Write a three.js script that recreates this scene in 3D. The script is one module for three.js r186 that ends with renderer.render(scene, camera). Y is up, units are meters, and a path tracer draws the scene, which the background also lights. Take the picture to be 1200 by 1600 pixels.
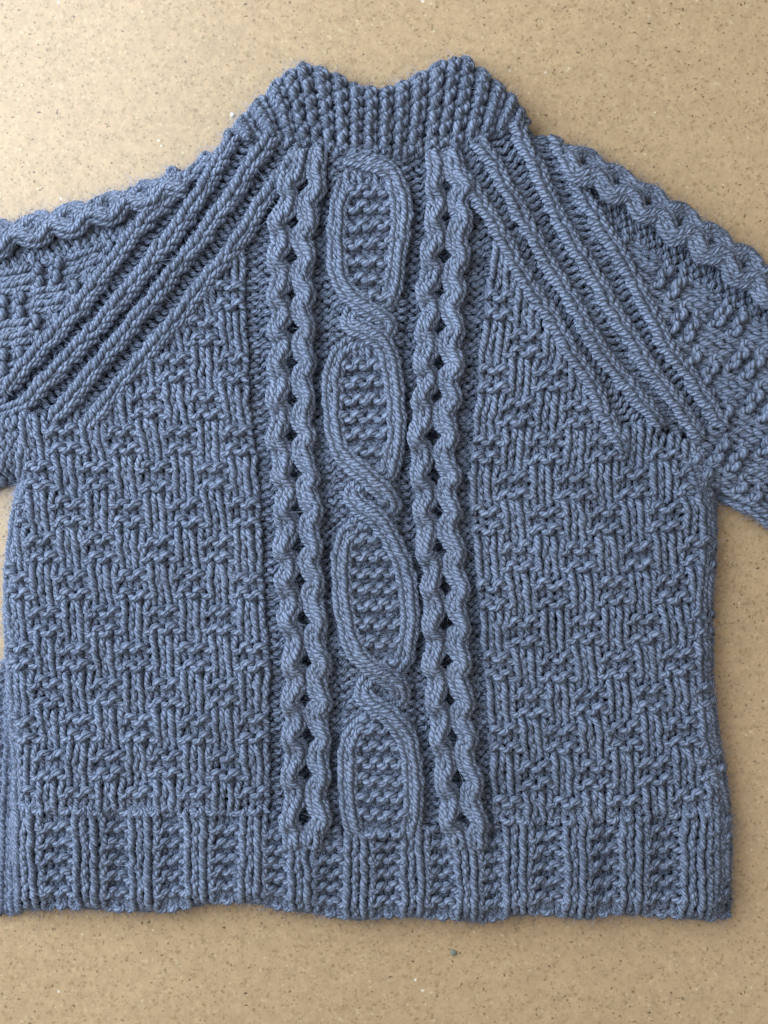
import * as THREE from 'three';
import { RectAreaLightUniformsLib } from 'three/addons/lights/RectAreaLightUniformsLib.js';
RectAreaLightUniformsLib.init();

// ---------------------------------------------------------------- camera, light, exposure
const scene = new THREE.Scene();
const MM = 0.00022;                                   // one sheet unit = 0.22 mm; the sheet is 1200 x 1600 units
const camera = new THREE.PerspectiveCamera(50, 768 / 1024, 0.02, 10);
camera.position.set(0, 800 * MM / Math.tan(25 * Math.PI / 180), 0);
camera.up.set(0, 0, -1);
camera.lookAt(0, 0, 0);
const renderer = new THREE.WebGLRenderer({ antialias: true });
renderer.setSize(768, 1024);
renderer.toneMapping = THREE.LinearToneMapping;
renderer.toneMappingExposure = 1.0;
renderer.shadowMap.enabled = true;
scene.background = new THREE.Color(0.26, 0.255, 0.25);  // even light of the pale room
function areaLight(color, intensity, w, h, from, to) {
  const l = new THREE.RectAreaLight(color, intensity, w, h);
  l.position.set(...from); l.lookAt(...to); scene.add(l);
  return l;
}
// cool daylight from a window up to the left, an added weak warm fill light to the right
areaLight(new THREE.Color(0.76, 0.92, 1.12), 6.1, 0.7, 0.58, [-0.41, 0.365, -0.21], [0, 0, 0]);
areaLight(new THREE.Color(1.0, 0.9, 0.74), 2.6, 0.5, 0.5, [0.7, 0.95, 0.5], [0, 0, 0]);

// ---------------------------------------------------------------- helpers
function rng(seed) { let a = seed >>> 0; return () => { a = (a + 0x6D2B79F5) | 0; let t = Math.imul(a ^ (a >>> 15), 1 | a); t = (t + Math.imul(t ^ (t >>> 7), 61 | t)) ^ t; return ((t ^ (t >>> 14)) >>> 0) / 4294967296; }; }
const R = rng(20251);
const hash = (x, y, s = 0) => { let h = Math.imul(x | 0, 374761393) ^ Math.imul(y | 0, 668265263) ^ Math.imul(s | 0, 1274126177); h = Math.imul(h ^ (h >>> 13), 1274126177); return ((h ^ (h >>> 16)) >>> 0) / 4294967296; };
function vnoise(x, y, s = 0) {
  const xi = Math.floor(x), yi = Math.floor(y); let fx = x - xi, fy = y - yi; fx = fx * fx * (3 - 2 * fx); fy = fy * fy * (3 - 2 * fy);
  const a = hash(xi, yi, s), b = hash(xi + 1, yi, s), c = hash(xi, yi + 1, s), d = hash(xi + 1, yi + 1, s);
  return (a + (b - a) * fx) * (1 - fy) + (c + (d - c) * fx) * fy;
}
const lerp = (a, b, t) => a + (b - a) * t, clamp = (x, a, b) => Math.min(b, Math.max(a, x));
const sstep = (a, b, x) => { const t = clamp((x - a) / (b - a), 0, 1); return t * t * (3 - 2 * t); };
// piecewise line through [key, value] pairs
function along(pts) { return (k) => { if (k <= pts[0][0]) return pts[0][1]; for (let i = 1; i < pts.length; i++) if (k <= pts[i][0]) return lerp(pts[i - 1][1], pts[i][1], (k - pts[i - 1][0]) / (pts[i][0] - pts[i - 1][0])); return pts[pts.length - 1][1]; }; }
// smooth path through points, looked up by arc length
function path(pts) {
  const c = new THREE.CatmullRomCurve3(pts.map((p) => new THREE.Vector3(p[0], p[1], p[2] ?? 0)), false, 'centripetal');
  const N = pts.length * 12, P = c.getPoints(N), L = [0];
  for (let i = 1; i <= N; i++) L.push(L[i - 1] + Math.hypot(P[i].x - P[i - 1].x, P[i].y - P[i - 1].y));
  const len = L[N];
  const at = (s) => {
    s = clamp(s, 0, len); let lo = 0, hi = N; while (hi - lo > 1) { const m = (lo + hi) >> 1; if (L[m] <= s) lo = m; else hi = m; }
    const t = (s - L[lo]) / Math.max(1e-6, L[hi] - L[lo]);
    return [lerp(P[lo].x, P[hi].x, t), lerp(P[lo].y, P[hi].y, t), lerp(P[lo].z, P[hi].z, t)];
  };
  const dir = (s) => { const a = at(s - 7), b = at(s + 7), l = Math.hypot(b[0] - a[0], b[1] - a[1]) || 1; return [(b[0] - a[0]) / l, (b[1] - a[1]) / l]; };
  return { at, dir, len };
}

// ---------------------------------------------------------------- outline of the garment as it lies, and its height over the counter
const OUT = [[-80, 374], [0, 349], [60, 335], [110, 318], [160, 305], [215, 292], [262, 275], [300, 260], [345, 222], [352, 204], [392, 160], [436, 117], [472, 93], [520, 106], [560, 129], [600, 134], [640, 118], [690, 88], [728, 81], [765, 112], [805, 145], [840, 186], [880, 220], [930, 248], [965, 260], [1000, 282], [1055, 308], [1110, 346], [1160, 380], [1200, 406], [1290, 463], [1290, 895], [1200, 834], [1150, 797], [1117, 762], [1121, 850], [1115, 950], [1114, 1050], [1124, 1130], [1139, 1220], [1147, 1320], [1144, 1400], [1124, 1443], [1040, 1437], [960, 1431], [910, 1441], [860, 1431], [800, 1436], [750, 1446], [700, 1441], [620, 1436], [560, 1443], [500, 1433], [440, 1426], [390, 1413], [330, 1416], [260, 1428], [200, 1429], [100, 1423], [20, 1427], [16, 1300], [18, 1200], [9, 1100], [5, 1000], [3, 900], [16, 800], [28, 745], [0, 757], [-80, 777]];
function outlineDist(x, y) {           // positive inside
  let best = 1e9, inside = false;
  for (let i = 0, j = OUT.length - 1; i < OUT.length; j = i++) {
    const ax = OUT[j][0], ay = OUT[j][1], bx = OUT[i][0], by = OUT[i][1];
    if ((ay > y) !== (by > y) && x < (bx - ax) * (y - ay) / (by - ay) + ax) inside = !inside;
    const dx = bx - ax, dy = by - ay, t = clamp(((x - ax) * dx + (y - ay) * dy) / (dx * dx + dy * dy), 0, 1);
    best = Math.min(best, (ax + dx * t - x) ** 2 + (ay + dy * t - y) ** 2);
  }
  return (inside ? 1 : -1) * Math.sqrt(best);
}
// looked up on a grid of 6 units
const GX = 240, GY = 250, GS = 6, G0X = -110, G0Y = 60, grid = new Float32Array(GX * GY);
for (let j = 0; j < GY; j++) for (let i = 0; i < GX; i++) grid[j * GX + i] = outlineDist(G0X + i * GS, G0Y + j * GS);
function dist(x, y) {
  const u = clamp((x - G0X) / GS, 0, GX - 1.01), v = clamp((y - G0Y) / GS, 0, GY - 1.01), i = u | 0, j = v | 0, a = u - i, b = v - j, k = j * GX + i;
  return lerp(lerp(grid[k], grid[k + 1], a), lerp(grid[k + GX], grid[k + GX + 1], a), b);
}
function height(x, y) {
  const d = dist(x, y), t = clamp(1 - d / 42, 0, 1);
  return 9 + 29 * Math.sqrt(Math.max(0, 1 - t * t)) + (vnoise(x / 110, y / 110, 5) - 0.5) * 9 * sstep(0, 60, d);
}
const FIT = 0.981;                     // the garment's true size next to the sheet units, since its top is nearer the eye
const toWorld = (x, y, h) => [(x - 600) * MM * FIT, h * MM, (y - 800) * MM * FIT];
const warp = (x, y) => [x + (vnoise(x / 55, y / 55, 11) - 0.5) * 5 + (vnoise(x / 13, y / 13, 12) - 0.5) * 3.2, y + (vnoise(x / 55, y / 55, 13) - 0.5) * 5 + (vnoise(x / 13, y / 13, 14) - 0.5) * 3.2];

// ---------------------------------------------------------------- materials
function tex(w, h, f, srgb, data4 = new Uint8Array(w * h * 4)) {
  for (let y = 0; y < h; y++) for (let x = 0; x < w; x++) { const c = f(x / w, y / h, x, y), k = (y * w + x) * 4; data4[k] = clamp(c[0], 0, 255); data4[k + 1] = clamp(c[1], 0, 255); data4[k + 2] = clamp(c[2], 0, 255); data4[k + 3] = 255; }
  const t = new THREE.DataTexture(data4, w, h); t.wrapS = t.wrapT = THREE.RepeatWrapping; t.magFilter = THREE.LinearFilter; t.minFilter = THREE.LinearMipmapLinearFilter; t.generateMipmaps = true;
  if (srgb) t.colorSpace = THREE.SRGBColorSpace; t.needsUpdate = true; return t;
}
// four plies twisted together, with single fibres along each ply; u runs round the yarn, v along it
const pnoise = (x, y, nx, ny, s) => { const xi = Math.floor(x), yi = Math.floor(y), fx = x - xi, fy = y - yi, m = (a, n) => ((a % n) + n) % n, g = (a, b) => hash(m(a, nx), m(b, ny), s); return lerp(lerp(g(xi, yi), g(xi + 1, yi), fx), lerp(g(xi, yi + 1), g(xi + 1, yi + 1), fx), fy); };
const yarnBump = tex(128, 128, (u, v) => {
  const p = 4 * u + v, q = Math.abs((p - Math.floor(p)) * 2 - 1);           // 0 in the middle of a ply, 1 in the groove
  const ply = Math.sqrt(Math.max(0, 1 - q * q * 0.96));
  const fibre = pnoise((4 * u + v) * 7, (v * 2 - u) * 3, 28, 6, 3) * 0.6 + pnoise((4 * u + v) * 13, v * 5, 52, 5, 4) * 0.4;
  const h = 190 * ply + 62 * fibre * (0.3 + 0.7 * ply); return [h, h, h];
}, false);
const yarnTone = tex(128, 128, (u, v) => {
  const f = pnoise((4 * u + v) * 8, v * 3, 32, 3, 8), p = ((Math.floor(4 * u + v) % 4) + 4) % 4, g = [226, 178, 214, 190][p] + 29 * f; return [g, g, g];  // marled plies; the darker ones also paint in shade of the grooves
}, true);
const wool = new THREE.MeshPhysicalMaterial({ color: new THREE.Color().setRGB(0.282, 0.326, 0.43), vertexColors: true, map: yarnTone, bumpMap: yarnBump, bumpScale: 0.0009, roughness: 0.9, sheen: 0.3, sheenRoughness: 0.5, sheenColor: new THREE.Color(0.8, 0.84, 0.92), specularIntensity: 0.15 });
const fuzzWool = new THREE.MeshPhysicalMaterial({ color: new THREE.Color().setRGB(0.31, 0.35, 0.47), roughness: 0.9, transmission: 0.0, side: THREE.DoubleSide, specularIntensity: 0.3 });

// ---------------------------------------------------------------- knitting
class Skein {                             // collects lengths of yarn and becomes one mesh
  constructor() { this.p = []; this.n = []; this.uv = []; this.c = []; this.i = []; this.count = 0; }
  rings(rs, k0, k1) {
    const S = 8, base = this.count;
    for (let k = k0; k <= k1; k++) { const r = rs[k]; for (let s = 0; s <= S; s++) { const q = r.ring[s]; this.p.push(q[0], q[1], q[2]); this.n.push(q[3], q[4], q[5]); this.uv.push(s / S, r.v); this.c.push(r.t[0], r.t[1], r.t[2]); } }
    const W = S + 1, n = k1 - k0;
    for (let k = 0; k < n; k++) for (let s = 0; s < S; s++) { const a = base + k * W + s; this.i.push(a, a + 1, a + W, a + 1, a + W + 1, a + W); }
    this.count += (n + 1) * W;
  }
  build(name, parent) {
    if (!this.count) return null;
    const g = new THREE.BufferGeometry();
    g.setAttribute('position', new THREE.Float32BufferAttribute(this.p, 3)); g.setAttribute('normal', new THREE.Float32BufferAttribute(this.n, 3));
    g.setAttribute('uv', new THREE.Float32BufferAttribute(this.uv, 2)); g.setAttribute('color', new THREE.Float32BufferAttribute(this.c, 3)); g.setIndex(this.i);
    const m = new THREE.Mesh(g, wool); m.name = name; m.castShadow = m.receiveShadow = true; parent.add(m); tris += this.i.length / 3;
    return m;
  }
}
let tris = 0, stitches = 0;
const roots = [];                         // points where loose fibres leave the yarn
// centres: [x, y, h] in sheet units. Returns the rings of the tube round them.
function tube(pts, rad, seed) {
  for (const e of [0, pts.length - 1]) pts[e][3] = 0.05;
  for (const e of [1, pts.length - 2]) pts[e][3] *= 0.8;
  const n = pts.length, W = pts.map((p) => toWorld(p[0], p[1], p[2])), rs = [];
  let N = [0, 1, 0], v = hash(seed, 7, 1) * 4; const r0 = rad * MM, tone0 = 0.94 + 0.12 * hash(seed, 3, 2);
  const twist = hash(seed, 5, 9) * 6.283;
  for (let k = 0; k < n; k++) {
    const a = W[Math.max(0, k - 1)], b = W[Math.min(n - 1, k + 1)];
    let T = [b[0] - a[0], b[1] - a[1], b[2] - a[2]]; const l = Math.hypot(...T) || 1e-9; T = T.map((x) => x / l);
    const d = N[0] * T[0] + N[1] * T[1] + N[2] * T[2]; let M = [N[0] - d * T[0], N[1] - d * T[1], N[2] - d * T[2]]; const m = Math.hypot(...M) || 1e-9; N = M.map((x) => x / m);
    const B = [T[1] * N[2] - T[2] * N[1], T[2] * N[0] - T[0] * N[2], T[0] * N[1] - T[1] * N[0]];
    if (k) v += Math.hypot(W[k][0] - W[k - 1][0], W[k][1] - W[k - 1][1], W[k][2] - W[k - 1][2]) / (7 * MM);
    const w = pts[k], thin = 0.84 + 0.32 * vnoise(v * 0.5, seed * 0.37, 21), r = r0 * thin * (w[3] ?? 1);
    const tone = tone0 * (0.9 + 0.2 * vnoise(w[0] / 9, w[1] / 9, 31)) * (0.93 + 0.14 * vnoise(w[0] / 70, w[1] / 70, 33)), warm = 0.985 + 0.03 * vnoise(w[0] / 40, w[1] / 40, 32);
    const ring = [], edgy = dist(w[0], w[1]) < 13;
    for (let s = 0; s <= 8; s++) {
      const an = (s % 8) / 8 * 6.28318 + twist * 0, c = Math.cos(an), q = Math.sin(an), nx = N[0] * c + B[0] * q, ny = N[1] * c + B[1] * q, nz = N[2] * c + B[2] * q, rr = r * (0.92 + 0.16 * hash(k + seed * 31, s % 8, 17));
      ring.push([W[k][0] + nx * rr, W[k][1] + ny * rr, W[k][2] + nz * rr, nx, ny, nz]);
      if (ny > -0.2 && s < 8 && R() < (edgy ? 0.75 : 0.3)) roots.push([W[k][0] + nx * rr, W[k][1] + ny * rr, W[k][2] + nz * rr, nx, ny, nz, T[0], T[1], T[2], edgy]);
    }
    rs.push({ ring, v, t: [tone * warm, tone, tone * (2 - warm)] });
  }
  return rs;
}
let patchNo = 0;
// map(u, v) -> [x, y, extra height]; kind(i, j) -> 'k', 'p' or null; skein(i, j) -> the Skein that stitch belongs to
function knit({ map, nu, nv, kind, skein, rad = 5.3, a = 0.17, b = 0.92, c = 4.2, loose = 1, bump = 0.85, relief = () => 0, M = 14 }) {
  const no = ++patchNo, sign = (i, j) => { const k = kind(i, j); return k === 'k' ? 1 : k === 'p' ? -1 : 0; };
  for (let j = 0; j < nv; j++) {
    let i0 = 0;
    while (i0 < nu) {
      while (i0 < nu && !kind(i0, j)) i0++;
      if (i0 >= nu) break;
      let i1 = i0; while (i1 < nu && kind(i1, j)) i1++;
      const pts = [], first = [];
      for (let i = i0; i < i1; i++) {
        const s = sign(i, j), sl = i > i0 ? sign(i - 1, j) : s, sr = i + 1 < i1 ? sign(i + 1, j) : s, up = sign(i, j + 1) || s, low = sign(i, j - 1) || s;
        const jx = (hash(i, j, no * 3) - 0.5) * 0.2 * loose, jy = (hash(i, j, no * 3 + 1) - 0.5) * 0.3 * loose, ja = a * (0.85 + 0.3 * hash(i, j, no * 3 + 2)), jb = b * (0.93 + 0.14 * hash(i, j, no * 5 + 2)), jz = (hash(i, j, no * 7) - 0.5) * 3;
        first.push(pts.length ? pts.length - 1 : 0); stitches++;
        for (let k = i === i0 ? 0 : 1; k <= M; k++) {
          const th = (k / M * 2 - 1) * Math.PI, e = Math.cos(th / 2), w2 = (Math.cos(2 * th) + 1) / 2;     // e: 0 at the feet, 1 at the head
          const by = th < 0 ? sl : sr, end = Math.abs(th) < Math.PI / 2 ? -up : s === by ? -s : 0.45, fat = 1 + 0.1 * w2 * (end > 0) * (up !== s || low !== s);
          const leg = s > 0 && up < 0 ? -0.6 : s > 0 && low < 0 ? 0.15 : s, z = c * lerp(leg, end * (end > 0 ? 2.3 : 1), w2) + jz * e - 1.3 * Math.sin(th) * s;
          const hb = Math.abs(th) < Math.PI / 2 ? (up < 0 ? bump : jb) : s < 0 ? bump : jb;
          const u = i + 0.5 + th / 6.28318 + ja * Math.sin(2 * th) + jx * e, v = j + 0.5 + hb * Math.cos(th) + jy * e;
          const q = map(u, v), [x, y] = warp(q[0], q[1]);
          pts.push([x, y, Math.max(rad * 0.9, height(x, y) + (q[2] ?? 0) + relief(i, j, u, v) + z), fat]);
        }
      }
      first.push(pts.length - 1);
      const rs = tube(pts, rad, no * 977 + j * 31 + i0);
      for (let i = i0; i < i1;) { const sk = skein(i, j); let e = i + 1; while (e < i1 && skein(e, j) === sk) e++; sk.rings(rs, first[i - i0], first[e - i0]); i = e; }
      i0 = i1;
    }
  }
}
// a narrow band of knit columns along a path, knitted from its first point to its last
function band(pts, cols, width, rowLen, skein, o = {}) {
  const p = path(pts), nv = Math.max(2, Math.round(p.len / rowLen)), L = p.len / nv;
  knit({ nu: cols, nv, kind: o.kind ?? (() => 'k'), skein: typeof skein === 'function' ? skein : () => skein, rad: o.rad ?? 5, a: o.a ?? 0.19, b: o.b ?? 0.95, c: o.c ?? 3.4, loose: o.loose ?? 0.8, relief: o.relief ?? (() => 0), M: o.M ?? 14,
    map: (u, v) => { const s = v * L, q = p.at(s), d = p.dir(s), t = (u / cols - 0.5), w = (typeof width === 'function' ? width(s) : width) * t; const over = clamp(v, 0, nv) - v; return [q[0] - d[1] * w - d[0] * over * L, q[1] + d[0] * w - d[1] * over * L, q[2] + (o.lift ?? 0) + (o.hump ?? 5) * (1 - 4 * t * t)]; } });
  return p;
}

// ---------------------------------------------------------------- countertop
function speckles() {
  const N = 2048, H = new Float32Array(N * N * 3), r = rng(77), put = (x, y, k, a) => { x = ((x % N) + N) % N; y = ((y % N) + N) % N; const o = (y * N + x) * 3; for (let c = 0; c < 3; c++) H[o + c] = lerp(H[o + c], k[c], a); };
  for (let y = 0; y < N; y++) for (let x = 0; x < N; x++) {
    const n = pnoise(x / 12, y / 12, 171, 171, 1) * 0.5 + pnoise(x / 4, y / 4, 512, 512, 2) * 0.5, m = pnoise(x / 256, y / 256, 8, 8, 6), f = 0.93 + 0.15 * n + 0.05 * (m - 0.5), o = (y * N + x) * 3;
    H[o] = 192 * f; H[o + 1] = 160 * f; H[o + 2] = 120 * f;
  }
  const fleck = (n, cols, smin, smax, long, alpha) => {
    for (let i = 0; i < n; i++) {
      const cx = r() * N, cy = r() * N, s = lerp(smin, smax, r() ** 2), l = s * (1 + long * r()), an = r() * 6.283, ca = Math.cos(an), sa = Math.sin(an), k = cols[(r() * cols.length) | 0], al = alpha * (0.55 + 0.45 * r()), q = Math.ceil(l + 1.5), ph = r() * 6.28;
      for (let y = -q; y <= q; y++) for (let x = -q; x <= q; x++) { const u = (x * ca + y * sa) / l, v = (y * ca - x * sa) / s, d = Math.hypot(u, v) * (1 + 0.18 * Math.sin(3 * Math.atan2(v, u) + ph)); const e = clamp((1.15 - d) * s * 0.9, 0, 1); if (e > 0) put(Math.floor(cx) + x, Math.floor(cy) + y, k, e * al); }
    }
  };
  fleck(26000, [[206, 182, 136], [212, 190, 146], [200, 174, 126]], 1.2, 3.4, 0.8, 0.5);
  fleck(20000, [[162, 134, 88], [152, 128, 86], [160, 130, 94]], 1.2, 3.6, 0.9, 0.55);
  fleck(4200, [[226, 208, 168], [222, 202, 158]], 0.9, 2.6, 0.7, 0.7);
  fleck(34000, [[132, 108, 70], [126, 100, 66], [110, 88, 58], [138, 112, 86]], 0.8, 1.9, 1.2, 0.72);
  fleck(5200, [[84, 64, 38], [76, 62, 46]], 0.9, 2.0, 1.2, 0.85);
  fleck(70, [[255, 253, 244]], 1.5, 2.9, 0.6, 1);
  return tex(N, N, (u, v, x, y) => { const o = (y * N + x) * 3; return [H[o], H[o + 1], H[o + 2]]; }, true);
}
const stone = new THREE.MeshPhysicalMaterial({ map: speckles(), roughness: 0.37, specularIntensity: 1 });
{
  const w = 1.6, d = 1.1, t = 0.03, g = new THREE.BoxGeometry(w, t, d), uv = g.attributes.uv, p = g.attributes.position, n = g.attributes.normal, S = 0.34;
  for (let i = 0; i < uv.count; i++) uv.setXY(i, (Math.abs(n.getX(i)) > 0.5 ? p.getY(i) : p.getX(i)) / S + 0.31, (Math.abs(n.getY(i)) > 0.5 ? p.getZ(i) : p.getY(i)) / S + 0.17);
  const m = new THREE.Mesh(g, stone); m.name = 'countertop'; m.position.set(0.1, -t / 2, 0.05); m.receiveShadow = m.castShadow = true;
  m.userData = { kind: 'structure', label: 'beige speckled stone countertop under the blue sweater', category: 'countertop' }; scene.add(m);
}

// ---------------------------------------------------------------- the sweater
const sweater = new THREE.Group(); sweater.name = 'knitted_sweater';
sweater.userData = { label: 'blue hand knitted cable sweater laid flat on the beige speckled countertop', category: 'sweater' };
scene.add(sweater);
const part = (name, label, parent = sweater) => { const g = new THREE.Group(); g.name = name; if (label) g.userData.label = label; parent.add(g); return g; };
const skeins = new Map();
function bag(name, parent, key) { const id = parent.uuid + name + key; if (!skeins.has(id)) skeins.set(id, { s: new Skein(), name, parent }); return skeins.get(id).s; }

// lines down the body, by y
const panelRight = along([[240, 382], [400, 384], [500, 386], [600, 391], [740, 405], [870, 413], [1007, 419], [1150, 424], [1300, 424]]);       // right side of the left panel
const panelLeft = along([[240, 770], [400, 765], [450, 760], [540, 750], [640, 740], [740, 732], [840, 737], [935, 747], [1034, 754], [1189, 765], [1300, 772]]);
const cableA = along([[240, 488], [290, 474], [355, 457], [460, 455], [520, 457], [690, 457], [750, 465], [860, 467], [910, 471], [1000, 477], [1100, 480], [1210, 481], [1310, 476]]);
const cableB = along([[240, 690], [300, 700], [352, 699], [410, 695], [463, 688], [575, 684], [688, 676], [748, 679], [863, 687], [921, 695], [1038, 699], [1154, 706], [1222, 717], [1281, 726], [1310, 730]]);
const ribTop = along([[0, 1262], [300, 1264], [430, 1275], [500, 1296], [740, 1296], [800, 1284], [870, 1275], [1000, 1271], [1100, 1267], [1150, 1264]]);
const hemY = along([[-20, 1428], [20, 1422], [100, 1417], [200, 1423], [260, 1421], [330, 1410], [390, 1407], [440, 1420], [500, 1427], [560, 1437], [620, 1430], [700, 1435], [750, 1440], [800, 1430], [860, 1425], [910, 1435], [960, 1425], [1040, 1431], [1100, 1436], [1150, 1436]]);

// raglan lines, from the underarm up to the neck
const L1 = [[143, 664], [240, 546], [340, 428], [412, 318], [474, 238]];
const L2 = [[90, 656], [180, 546], [264, 444], [350, 328], [428, 214]];
const L3 = [[47, 632], [150, 520], [232, 422], [306, 322], [368, 210]];
const L4 = [[18, 606], [92, 525], [162, 441], [232, 350], [325, 243]];
const Q1 = [[972, 702], [906, 573], [825, 445], [756, 330], [697, 243]];
const Q2 = [[1026, 664], [942, 559], [864, 428], [794, 308], [750, 226]];
const Q3 = [[1092, 684], [1004, 563], [918, 425], [852, 304], [806, 196]];
const Q4 = [[1128, 664], [1042, 545], [968, 410], [908, 308], [868, 219]];
const xAtY = (P) => { const s = [...P].sort((p, q) => p[1] - q[1]).map((p) => [p[1], p[0]]); return along(s); };
const l1x = xAtY(L1), q1x = xAtY(Q1), l4x = xAtY(L4), q4x = xAtY(Q4), l3x = xAtY(L3);

// ---- basketweave panels
const ROW = 14.0;
{
  const panel = part('basketweave_panel', 'left panel of basketweave knit and garter blocks');
  const nu = 20, left = along([[650, 40], [720, 32], [800, 22], [900, 11], [1000, 13], [1100, 17], [1200, 25], [1300, 24]]);
  const where = (u, v) => { const y = ribTop(150) - ROW * v; return [panelRight(y) - 22.7 * (nu - u), y + (vnoise(u * 0.3, v * 0.2, 44) - 0.5) * 5]; };
  knit({ nu, nv: 74, map: where, relief: (i, j, u, v) => { const t = v / 4 - Math.floor(v / 4), k = (Math.floor((nu - 1 - i) / 2) + Math.floor(j / 4)) % 2; return k ? 3.2 - 6.5 * Math.abs(t * 2 - 1) ** 3 : 1; }, rad: 5.0,
    kind: (i, j) => { const [x, y] = where(i + 0.5, j + 0.5); const lim = y < 640 + (x - 47) * 0.2 ? l1x(y) + 6 : left(y) + 4; if (x < lim || y < 250) return null; return (Math.floor((nu - 1 - i) / 2) + Math.floor(j / 4)) % 2 ? 'k' : j % 2 ? 'k' : 'p'; },
    skein: (i, j) => { const b = Math.floor((nu - 1 - i) / 2), t = Math.floor(j / 4); return bag((b + t) % 2 ? 'knit_block' : 'garter_block', panel, b + '_' + t); } });
}
{
  const panel = part('basketweave_panel', 'right panel of basketweave knit and garter blocks');
  const nu = 18, right = along([[690, 1075], [760, 1098], [850, 1106], [950, 1100], [1050, 1100], [1130, 1108], [1220, 1124], [1300, 1130]]);
  const lift = along([[740, 2], [900, 2], [1100, -8]]);
  const where = (u, v) => { const y = 1276 - ROW * v, x = panelLeft(y) + 23.4 * u; return [x, y + lift(x) + (vnoise(u * 0.3, v * 0.2, 45) - 0.5) * 6]; };
  knit({ nu, nv: 74, map: where, relief: (i, j, u, v) => { const t = v / 4 - Math.floor(v / 4), k = (Math.floor(i / 2) + Math.floor(j / 4)) % 2; return k ? 3.2 - 6.5 * Math.abs(t * 2 - 1) ** 3 : 1; }, rad: 5.0,
    kind: (i, j) => { const [x, y] = where(i + 0.5, j + 0.5); const lim = y < 668 + (x - 972) * 0.18 ? q1x(y) - 6 : right(y) - 2; if (x > lim || y < 300) return null; return (Math.floor(i / 2) + Math.floor(j / 4)) % 2 ? 'k' : j % 2 ? 'k' : 'p'; },
    skein: (i, j) => { const b = Math.floor(i / 2), t = Math.floor(j / 4); return bag((b + t) % 2 ? 'knit_block' : 'garter_block', panel, b + '_' + t); } });
}
// side edges, folded over towards the back
{
  const a = part('side_edge', 'knit edge down the left side');
  band([[24, 1418, -4], [27, 1300, -3], [26, 1200, -2], [18, 1100, -1], [13, 1000, -1], [12, 900, 0], [24, 800, 0], [36, 730, 0], [48, 672, 0]], 1, 22, 13.6, bag('edge_column', a, 0), { hump: 0, rad: 5.2 });
  const b = part('side_edge', 'knit edge down the right side');
  band([[1128, 1420, -2], [1132, 1320, -2], [1124, 1230, -1], [1111, 1150, 0], [1102, 1060, 0], [1103, 950, 0], [1108, 850, 0], [1103, 770, 0], [1082, 712, 0]], 2, 36, 13.4, bag('edge_column', b, 0), { hump: 0, rad: 5.2, kind: (i, j) => (i === 0 || (j >> 2) % 2 ? 'k' : j % 2 ? 'k' : 'p') });
}

// ---- ribbed hem
{
  const hem = part('hem_ribbing', 'ribbed hem along the bottom edge');
  const E = [22, 72, 113, 168, 202, 252, 288, 341, 376, 422, 450, 500, 536, 587, 623, 671, 707, 755, 784, 834, 877, 927, 967, 1016, 1060, 1112, 1146];
  const nb = E.length - 1, nv = 12;
  const where = (u, v) => { const k = clamp(Math.floor(u / 2), 0, nb - 1), x = lerp(E[k], E[k + 1], u / 2 - k), f = v / nv; return [x + (1 - f) * 3 * Math.sin(x / 90), lerp(hemY(x) - 3, ribTop(x) + 1, f)]; };
  knit({ nu: nb * 2, nv, map: where, rad: 5.0, kind: (i, j) => ((i >> 1) % 2 === 0 || j % 2 ? 'k' : 'p'), relief: (i, j, u, v) => { const t = u / 2 - Math.floor(u / 2), k = Math.floor(u / 2) % 2; return (k ? -7 : 4) * Math.min(1, 4 * Math.min(t, 1 - t)) * sstep(0, 2, v); },
    skein: (i) => bag((i >> 1) % 2 ? 'garter_rib' : 'knit_rib', hem, i >> 1) });
  const edge = []; for (let x = 16; x <= 1138; x += 22) edge.push([x, hemY(x) + 1, -5]);
  band(edge, 1, 15, 12, bag('cast_on_edge', hem, 0), { hump: 0, rad: 4.6, loose: 1.4 });
}

// ---- purl ground between the two panels
{
  const ground = part('purl_ground', 'recessed purl stitches between the cables');
  const nu = 20, where = (u, v) => { const y = 1302 - 13 * v; return [lerp(panelRight(y) - 4, panelLeft(y) + 4, u / nu), y]; };
  const sk = bag('purl_stitches', ground, 0);
  knit({ nu, nv: 82, map: where, rad: 4.5, c: 3.8, kind: (i, j) => { const [x, y] = where(i + 0.5, j + 0.5); return y < 662 && (x < l1x(y) + 4 || x > q1x(y) - 4) ? null : 'p'; }, skein: () => sk, relief: (i, j, u, v) => { const [x, y] = where(u, v), q = Math.min(Math.abs(x - cableA(y)), Math.abs(x - cableB(y))); return -14 + 8 * (Math.abs(u / nu - 0.5) < 0.16) - 10 * sstep(26, 12, q); } });
}

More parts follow.
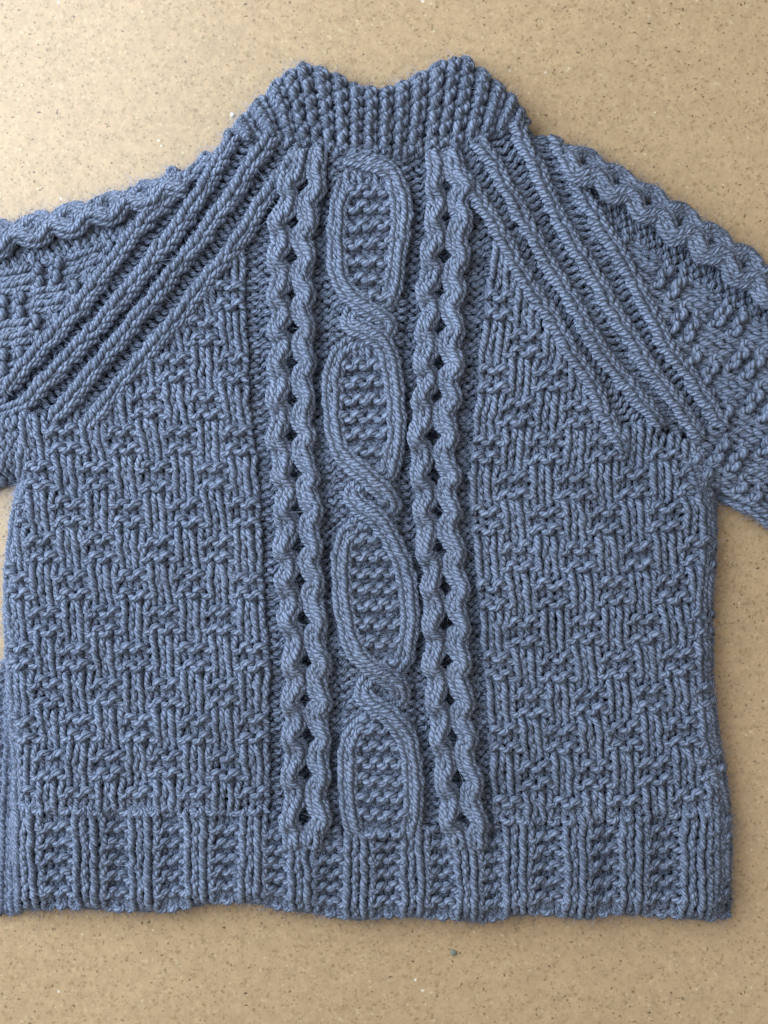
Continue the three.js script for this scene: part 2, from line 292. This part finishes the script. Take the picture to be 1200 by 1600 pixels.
// ---- centre cable
{
  const cable = part('centre_cable', 'twisted cable with garter ovals down the middle');
  const A = [[556, 1296, 1], [548, 1266, 4], [546, 1215, 6], [548, 1173, 6], [557, 1143, 4], [579, 1120, -2], [606, 1104, -4], [626, 1090, 1], [622, 1070, 8], [604, 1053, 10], [571, 1032, 10], [549, 1000, 8], [540, 963, 6], [535, 921, 6], [534, 880, 6], [537, 850, 5], [556, 824, -1], [588, 808, -4], [611, 796, 1], [612, 785, 8], [597, 766, 10], [568, 741, 10], [541, 715, 8], [529, 687, 6], [523, 647, 6], [521, 607, 6], [525, 567, 5], [545, 545, -1], [578, 532, -4], [604, 522, 1], [606, 512, 8], [593, 499, 10], [567, 482, 10], [543, 458, 8], [531, 428, 6], [528, 370, 6], [533, 322, 6], [543, 292, 1]];
  const B = [[640, 1294, 1], [646, 1262, 4], [646, 1215, 6], [642, 1175, 6], [631, 1140, 9], [608, 1113, 10], [580, 1094, 9], [567, 1080, 6], [573, 1064, 0], [600, 1048, -4], [622, 1040, -1], [632, 1024, 4], [638, 995, 6], [640, 963, 6], [637, 921, 6], [631, 890, 6], [622, 862, 8], [606, 832, 10], [583, 804, 10], [558, 787, 7], [550, 772, 3], [570, 757, -3], [598, 746, -3], [608, 738, 2], [612, 715, 5], [617, 682, 6], [617, 640, 6], [613, 600, 6], [609, 568, 8], [595, 537, 10], [570, 519, 10], [547, 507, 6], [552, 492, 0], [580, 482, -4], [604, 474, -1], [611, 455, 4], [620, 411, 6], [627, 360, 6], [625, 312, 6], [611, 277, 6], [582, 259, 7], [549, 249, 4]];
  band(A, 2, 28, 13.6, bag('cable_strand', cable, 'a'), { rad: 5.0, hump: 4, loose: 1.2 });
  band(B, 2, 28, 13.6, bag('cable_strand', cable, 'b'), { rad: 5.0, hump: 4, loose: 1.2 });
  const mid = along([[260, 582], [400, 577], [500, 573], [600, 570], [700, 572], [780, 580], [900, 586], [1000, 592], [1080, 598], [1200, 600], [1300, 600]]);
  const where = (u, v) => { const y = 1296 - 13.4 * v; return [mid(y) + 21.5 * (u - 2), y]; };
  const ovals = [[275, 480], [545, 735], [822, 1025], [1118, 1300]], oval = (y) => ovals.findIndex((o) => y > o[0] && y < o[1]);
  knit({ nu: 4, nv: 78, map: where, rad: 5.2, kind: (i, j) => (oval(where(0, j + 0.5)[1]) < 0 ? null : j % 2 ? 'k' : 'p'), skein: (i, j) => bag('garter_oval', cable, oval(where(0, j + 0.5)[1])), relief: () => 2 });
}

// ---- wave cables either side of it
function waveCable(name, label, holes, centre, top, bottom, endX) {
  const cable = part(name, label), yk = along(holes.map((y, k) => [y, k]));
  const phase = (y) => (y < holes[0] ? (y - holes[0]) / 56 : y > holes.at(-1) ? holes.length - 1 + (y - holes.at(-1)) / 62 : yk(y));
  const peak = (y) => { let p = phase(y) + 0.02; p -= Math.floor(p); p = p < 0.34 ? p / 0.68 : 0.5 + (p - 0.34) / 1.32; return 2 * ((1 + Math.cos(2 * Math.PI * p)) / 2) ** 1.5 - 1; };
  for (const s of [-1, 1]) {
    const pts = [];
    for (let y = bottom; y >= top; y -= 4) { const c = peak(y), w = sstep(top, top + 50, y) * sstep(bottom, bottom - 20, y); pts.push([centre(y) + s * lerp(14, 20.3 + 5.6 * c, w), y, 6 + 4.5 * c * w]); }
    const q = path(pts); band(pts, 2, (l) => 26 - 4.2 * peak(q.at(l)[1]), 15, bag('cable_strand', cable, s), { rad: 5.3, a: 0.22, hump: 8, loose: 1.7 });
  }
}
waveCable('wave_cable', 'left wave cable with a row of small openings', [355, 411, 467, 522, 573, 628, 686, 747, 803, 860, 910, 972, 1036, 1098, 1152, 1212, 1280], cableA, 244, 1312);
waveCable('wave_cable', 'right wave cable with a row of small openings', [300, 352, 410, 465, 520, 575, 625, 688, 748, 803, 863, 920, 982, 1038, 1098, 1154, 1222, 1281], cableB, 246, 1312);

// ---- raglan ridges and the purl channels between them
function raglan(lines, side) {
  lines.forEach((P, k) => band(P, 1, 25, 11.8, bag('raglan_ridge', sweater, side + k), { rad: 5.3, a: 0.25, c: 3.6, loose: 1.3, hump: 8, lift: k === 0 ? 2 : 3, b: 1.0 }));
  for (let k = 0; k + 1 < lines.length; k++) {
    const p = path(lines[k]), q = path(lines[k + 1]), n = Math.round((p.len + q.len) / 2 / 12.6), sk = bag('purl_channel', sweater, side + k);
    knit({ nu: 2, nv: n, rad: 4.7, c: 4.4, bump: 0.72, kind: () => 'p', skein: () => sk, relief: () => -13, map: (u, v) => { const f = clamp(v / n, 0, 1), a = p.at(f * p.len), b = q.at(f * q.len), t = side === 'left' ? 1 - u / 2 : u / 2; return [lerp(a[0], b[0], 0.1 + 0.8 * t), lerp(a[1], b[1], 0.1 + 0.8 * t)]; } });
  }
}
raglan([L1, L2, L3, L4], 'left');
raglan([Q1, Q2, Q3, Q4], 'right');

// ---- sleeves
{
  const sleeve = part('sleeve', 'left sleeve running out of the picture');
  const top = along([[-60, 412], [0, 400], [100, 378], [180, 350], [270, 300]]), bot = along([[-60, 640], [260, 600]]);
  const nu = 13, where = (u, v) => { const x = -50 + 13.8 * v; return [x, lerp(top(x), bot(x), (u - 2) / 11)]; };
  knit({ nu, nv: 25, map: where, rad: 5.4, kind: (i, j) => { const [x, y] = where(i + 0.5, j + 0.5); if (x > l4x(y) - 9 || dist(x, y) < 2) return null; if (i < 3) return 'p'; return (Math.floor((i + 1) / 2) + Math.floor(j / 4)) % 2 ? 'k' : j % 2 ? 'k' : 'p'; }, relief: (i, j, u) => -1 - 11 * sstep(3.5, 2, u),
    skein: (i, j) => { const b = Math.floor((i + 1) / 2), t = Math.floor(j / 4); return bag((b + t) % 2 ? 'knit_block' : 'garter_block', sleeve, b + '_' + t); } });
  for (const s of [-1, 1]) {
    const c = path([[-60, 388], [0, 372], [50, 361], [110, 345], [170, 328], [230, 308], [285, 280]]), pts = [];
    for (let k = 0; k <= c.len; k += 7) { const q = c.at(k), d = c.dir(k), w = 10 + 8 * Math.cos(k / 60 * 6.283); pts.push([q[0] - d[1] * s * w, q[1] + d[0] * s * w, s < 0 ? 6 : 9]); }
    band(pts, 2, 27, 12.6, bag('cable_strand', sleeve, s), { rad: 4.9, hump: 7, loose: 1.2 });
  }
  // under the arm
  const u2 = bag('underarm', sleeve, 0);
  knit({ nu: 6, nv: 8, rad: 5.3, kind: (i) => (i < 1 ? 'k' : 'p'), skein: () => u2, relief: (i) => -5 - i * 1.5, map: (u, v) => [-60 + v * 12.5 - u * 1.2, 636 + u * 21 - (v - 4) * 3.5] });
}
{
  const sleeve = part('sleeve', 'right sleeve running out of the picture');
  const D = [0.848, 0.53], Nn = [-0.53, 0.848], nu = 16;
  const where = (u, v) => { const s = v * 13.8 - 40, t = (u - 2) * 22.2 - 2 + 10 * Math.sin(s / 190); return [906 + D[0] * s + Nn[0] * t, 296 + D[1] * s + Nn[1] * t]; };
  knit({ nu, nv: 48, map: (u, v) => where(u, v), rad: 5.4, kind: (i, j) => { const [x, y] = where(i + 0.5, j + 0.5); const lim = y < 660 ? q4x(y) + 8 : 1120 - 46 * sstep(664, 698, y); if (x < lim || dist(x, y) < 3 || x > 1275) return null; if (i < 3) return 'p'; if (i > 13) return 'k'; return (Math.floor((i + 1) / 2) + Math.floor(j / 4)) % 2 ? 'k' : j % 2 ? 'k' : 'p'; }, relief: (i, j, u) => -1 - 13 * sstep(3.6, 2, u),
    skein: (i, j) => { const b = Math.floor((i + 1) / 2), t = Math.floor(j / 4); return bag(i > 13 ? 'underarm' : (b + t) % 2 ? 'knit_block' : 'garter_block', sleeve, i > 13 ? 0 : b + '_' + t); } });
  for (const s of [-1, 1]) {
    const c = path([[888, 248], [930, 276], [975, 300], [1025, 334], [1075, 366], [1125, 400], [1180, 440], [1240, 484], [1290, 520]]), pts = [];
    for (let k = 0; k <= c.len; k += 7) { const q = c.at(k), d = c.dir(k), w = 16 + 8 * Math.cos((k - 25) / 58 * 6.283); pts.push([q[0] - d[1] * s * w, q[1] + d[0] * s * w, s < 0 ? 8 : 19]); }
    band(pts.reverse(), 2, 29, 12.6, bag('cable_strand', sleeve, s), { rad: 5, hump: 8, loose: 1.3 });
  }
}

// ---- neckband, garter ridges standing upright
{
  const neck = part('neckband', 'garter stitch neckband with upright ridges');
  const T = [[360, 207], [394, 164], [436, 121], [472, 97], [520, 111], [560, 133], [600, 139], [640, 121], [690, 92], [728, 86], [765, 117], [802, 150], [825, 188]];
  const Bm = [[362, 221], [425, 216], [470, 231], [500, 240], [530, 244], [562, 247], [600, 248], [636, 245], [675, 239], [705, 231], [745, 218], [782, 207], [816, 205]];
  const nv = 39, nu = 6, w = nv / (T.length - 1);
  const where = (u, v) => { const k = clamp(v / w, 0, T.length - 1.001), i = k | 0, f = k - i, t = [lerp(T[i][0], T[i + 1][0], f), lerp(T[i][1], T[i + 1][1], f)], b = [lerp(Bm[i][0], Bm[i + 1][0], f), lerp(Bm[i][1], Bm[i + 1][1], f)], g = u / nu; return [lerp(t[0], b[0], g) + (v < 0 ? v * 8 : v > nv ? (v - nv) * 8 : 0), lerp(t[1], b[1], g)]; };
  knit({ nu, nv, map: where, rad: 5.2, c: 4.0, kind: (i, j) => (j % 2 ? 'k' : 'p'), relief: (i, j, u, v) => 3 - 5 * Math.cos((v - 0.5) * Math.PI), skein: (i, j) => bag('garter_ridge', neck, j >> 1) });
  const seam = []; for (let k = 0; k <= 24; k++) { const q = where(nu - 0.15, nv * (0.08 + 0.84 * k / 24)); seam.push([q[0], q[1] + 1, -1]); }
  band(seam, 1, 17, 13, bag('neck_seam', neck, 0), { rad: 4.8, hump: 1, kind: (i, j) => (j % 2 ? 'k' : 'p') });
}

// ---- the back of the sweater: seen at the lower left, and under the front
{
  const back = part('back_panel', 'back of the sweater showing past the left edge');
  const sk = bag('back_edge', back, 0);
  const ex = along([[1040, 14], [1100, 6], [1180, 2], [1300, -2], [1430, -4]]);
  knit({ nu: 3, nv: 29, rad: 5.3, kind: (i) => (i ? 'k' : 'p'), skein: () => sk, relief: () => -1, map: (u, v) => { const y = 1432 - 13.6 * v; return [ex(y) - 22 + 16 * u, y]; } });
  const P = [], I = [], id = new Map(), S = 10;
  const vert = (i, j) => { const k = i * 1000 + j; if (!id.has(k)) { let x = G0X + i * S, y = G0Y + j * S; id.set(k, P.length / 3); P.push(...toWorld(x, y, Math.max(2, height(x, y) - 26))); } return id.get(k); };
  for (let j = 0; j < 146; j++) for (let i = 0; i < 142; i++) {
    const x = G0X + i * S, y = G0Y + j * S; let ok = true;
    for (const [a, b] of [[0, 0], [S, 0], [0, S], [S, S]]) if (dist(x + a, y + b) < 9) ok = false;
    if (!ok) continue;
    const a = vert(i, j), b = vert(i + 1, j), c = vert(i, j + 1), d = vert(i + 1, j + 1); I.push(a, c, b, b, c, d);
  }
  const g = new THREE.BufferGeometry(); g.setAttribute('position', new THREE.Float32BufferAttribute(P, 3)); g.setIndex(I); g.computeVertexNormals();
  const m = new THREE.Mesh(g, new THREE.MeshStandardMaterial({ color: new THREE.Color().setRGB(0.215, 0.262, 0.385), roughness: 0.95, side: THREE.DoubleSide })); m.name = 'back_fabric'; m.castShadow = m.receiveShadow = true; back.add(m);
}
for (const { s, name, parent } of skeins.values()) s.build(name, parent);

// ---- loose fibres standing off the yarn
{
  const P = [], Nn = [], I = []; let n = 0;
  for (const [x, y, z, nx, ny, nz, tx, ty, tz, edgy] of roots) {
    const len = (edgy ? 6 + 15 * R() ** 2 : 4 + 15 * R() ** 3) * MM, w = (edgy ? 0.24 : 0.22) * MM, k = R() * 1.6 - 0.8, rx = R() - 0.5, ry = R() - 0.5, rz = R() - 0.5;
    let d = [nx * 0.5 + tx * k + rx, ny * 0.5 + ty * k + ry * 0.6, nz * 0.5 + tz * k + rz]; let l = Math.hypot(...d) || 1; d = d.map((q) => q / l);
    const bend = [(R() - 0.5) * 1.7, (R() - 0.65) * 0.8, (R() - 0.5) * 1.7], side = new THREE.Vector3(...d).cross(new THREE.Vector3(bend[0], 1, bend[2])).normalize();
    for (let s = 0; s <= 2; s++) { const f = s / 2, q = [0, 1, 2].map((c) => [x, y, z][c] + len * (d[c] * f + bend[c] * f * f * 1.1)), ww = w * (1 - 0.75 * f); for (const g of [-1, 1]) { P.push(q[0] + side.x * ww * g, Math.max(0.0002, q[1] + side.y * ww * g), q[2] + side.z * ww * g); Nn.push(nx, ny, nz); } }
    for (let s = 0; s < 2; s++) { const a = n + s * 2; I.push(a, a + 1, a + 2, a + 2, a + 1, a + 3); }
    n += 6;
  }
  const g = new THREE.BufferGeometry(); g.setAttribute('position', new THREE.Float32BufferAttribute(P, 3)); g.setAttribute('normal', new THREE.Float32BufferAttribute(Nn, 3)); g.setIndex(I);
  const m = new THREE.Mesh(g, fuzzWool); m.name = 'loose_fibres'; m.userData = { kind: 'stuff' }; m.castShadow = m.receiveShadow = true; sweater.add(m); tris += I.length / 3;
}
// ---- crumbs lying on the counter
function crumb(name, label, x, y, r, color, seed) {
  const g = new THREE.IcosahedronGeometry(r * MM, 2), p = g.attributes.position;
  for (let i = 0; i < p.count; i++) { const f = 0.75 + 0.5 * vnoise(p.getX(i) / MM * 0.35 + 9, p.getY(i) / MM * 0.35 + p.getZ(i) / MM * 0.3 + 9, seed); p.setXYZ(i, p.getX(i) * f * 1.15, p.getY(i) * f * 0.5, p.getZ(i) * f); }
  g.computeVertexNormals();
  const m = new THREE.Mesh(g, new THREE.MeshStandardMaterial({ color: new THREE.Color().setRGB(...color), roughness: 0.8 })); m.name = name; m.position.set((x - 600) * MM, r * 0.42 * MM, (y - 800) * MM); m.castShadow = m.receiveShadow = true;
  m.userData = { label, category: 'crumb' }; scene.add(m);
}
crumb('crumb', 'small grey green crumb on the counter below the hem of the sweater', 709, 1488, 4.2, [0.2, 0.22, 0.17], 3);
crumb('crumb_001', 'tiny white crumb on the counter beside the left shoulder of the sweater', 363, 180, 3.2, [0.85, 0.84, 0.8], 5);
console.log('stitches', stitches, 'triangles', Math.round(tris), 'fibres', roots.length, 'meshes', skeins.size);
renderer.render(scene, camera);
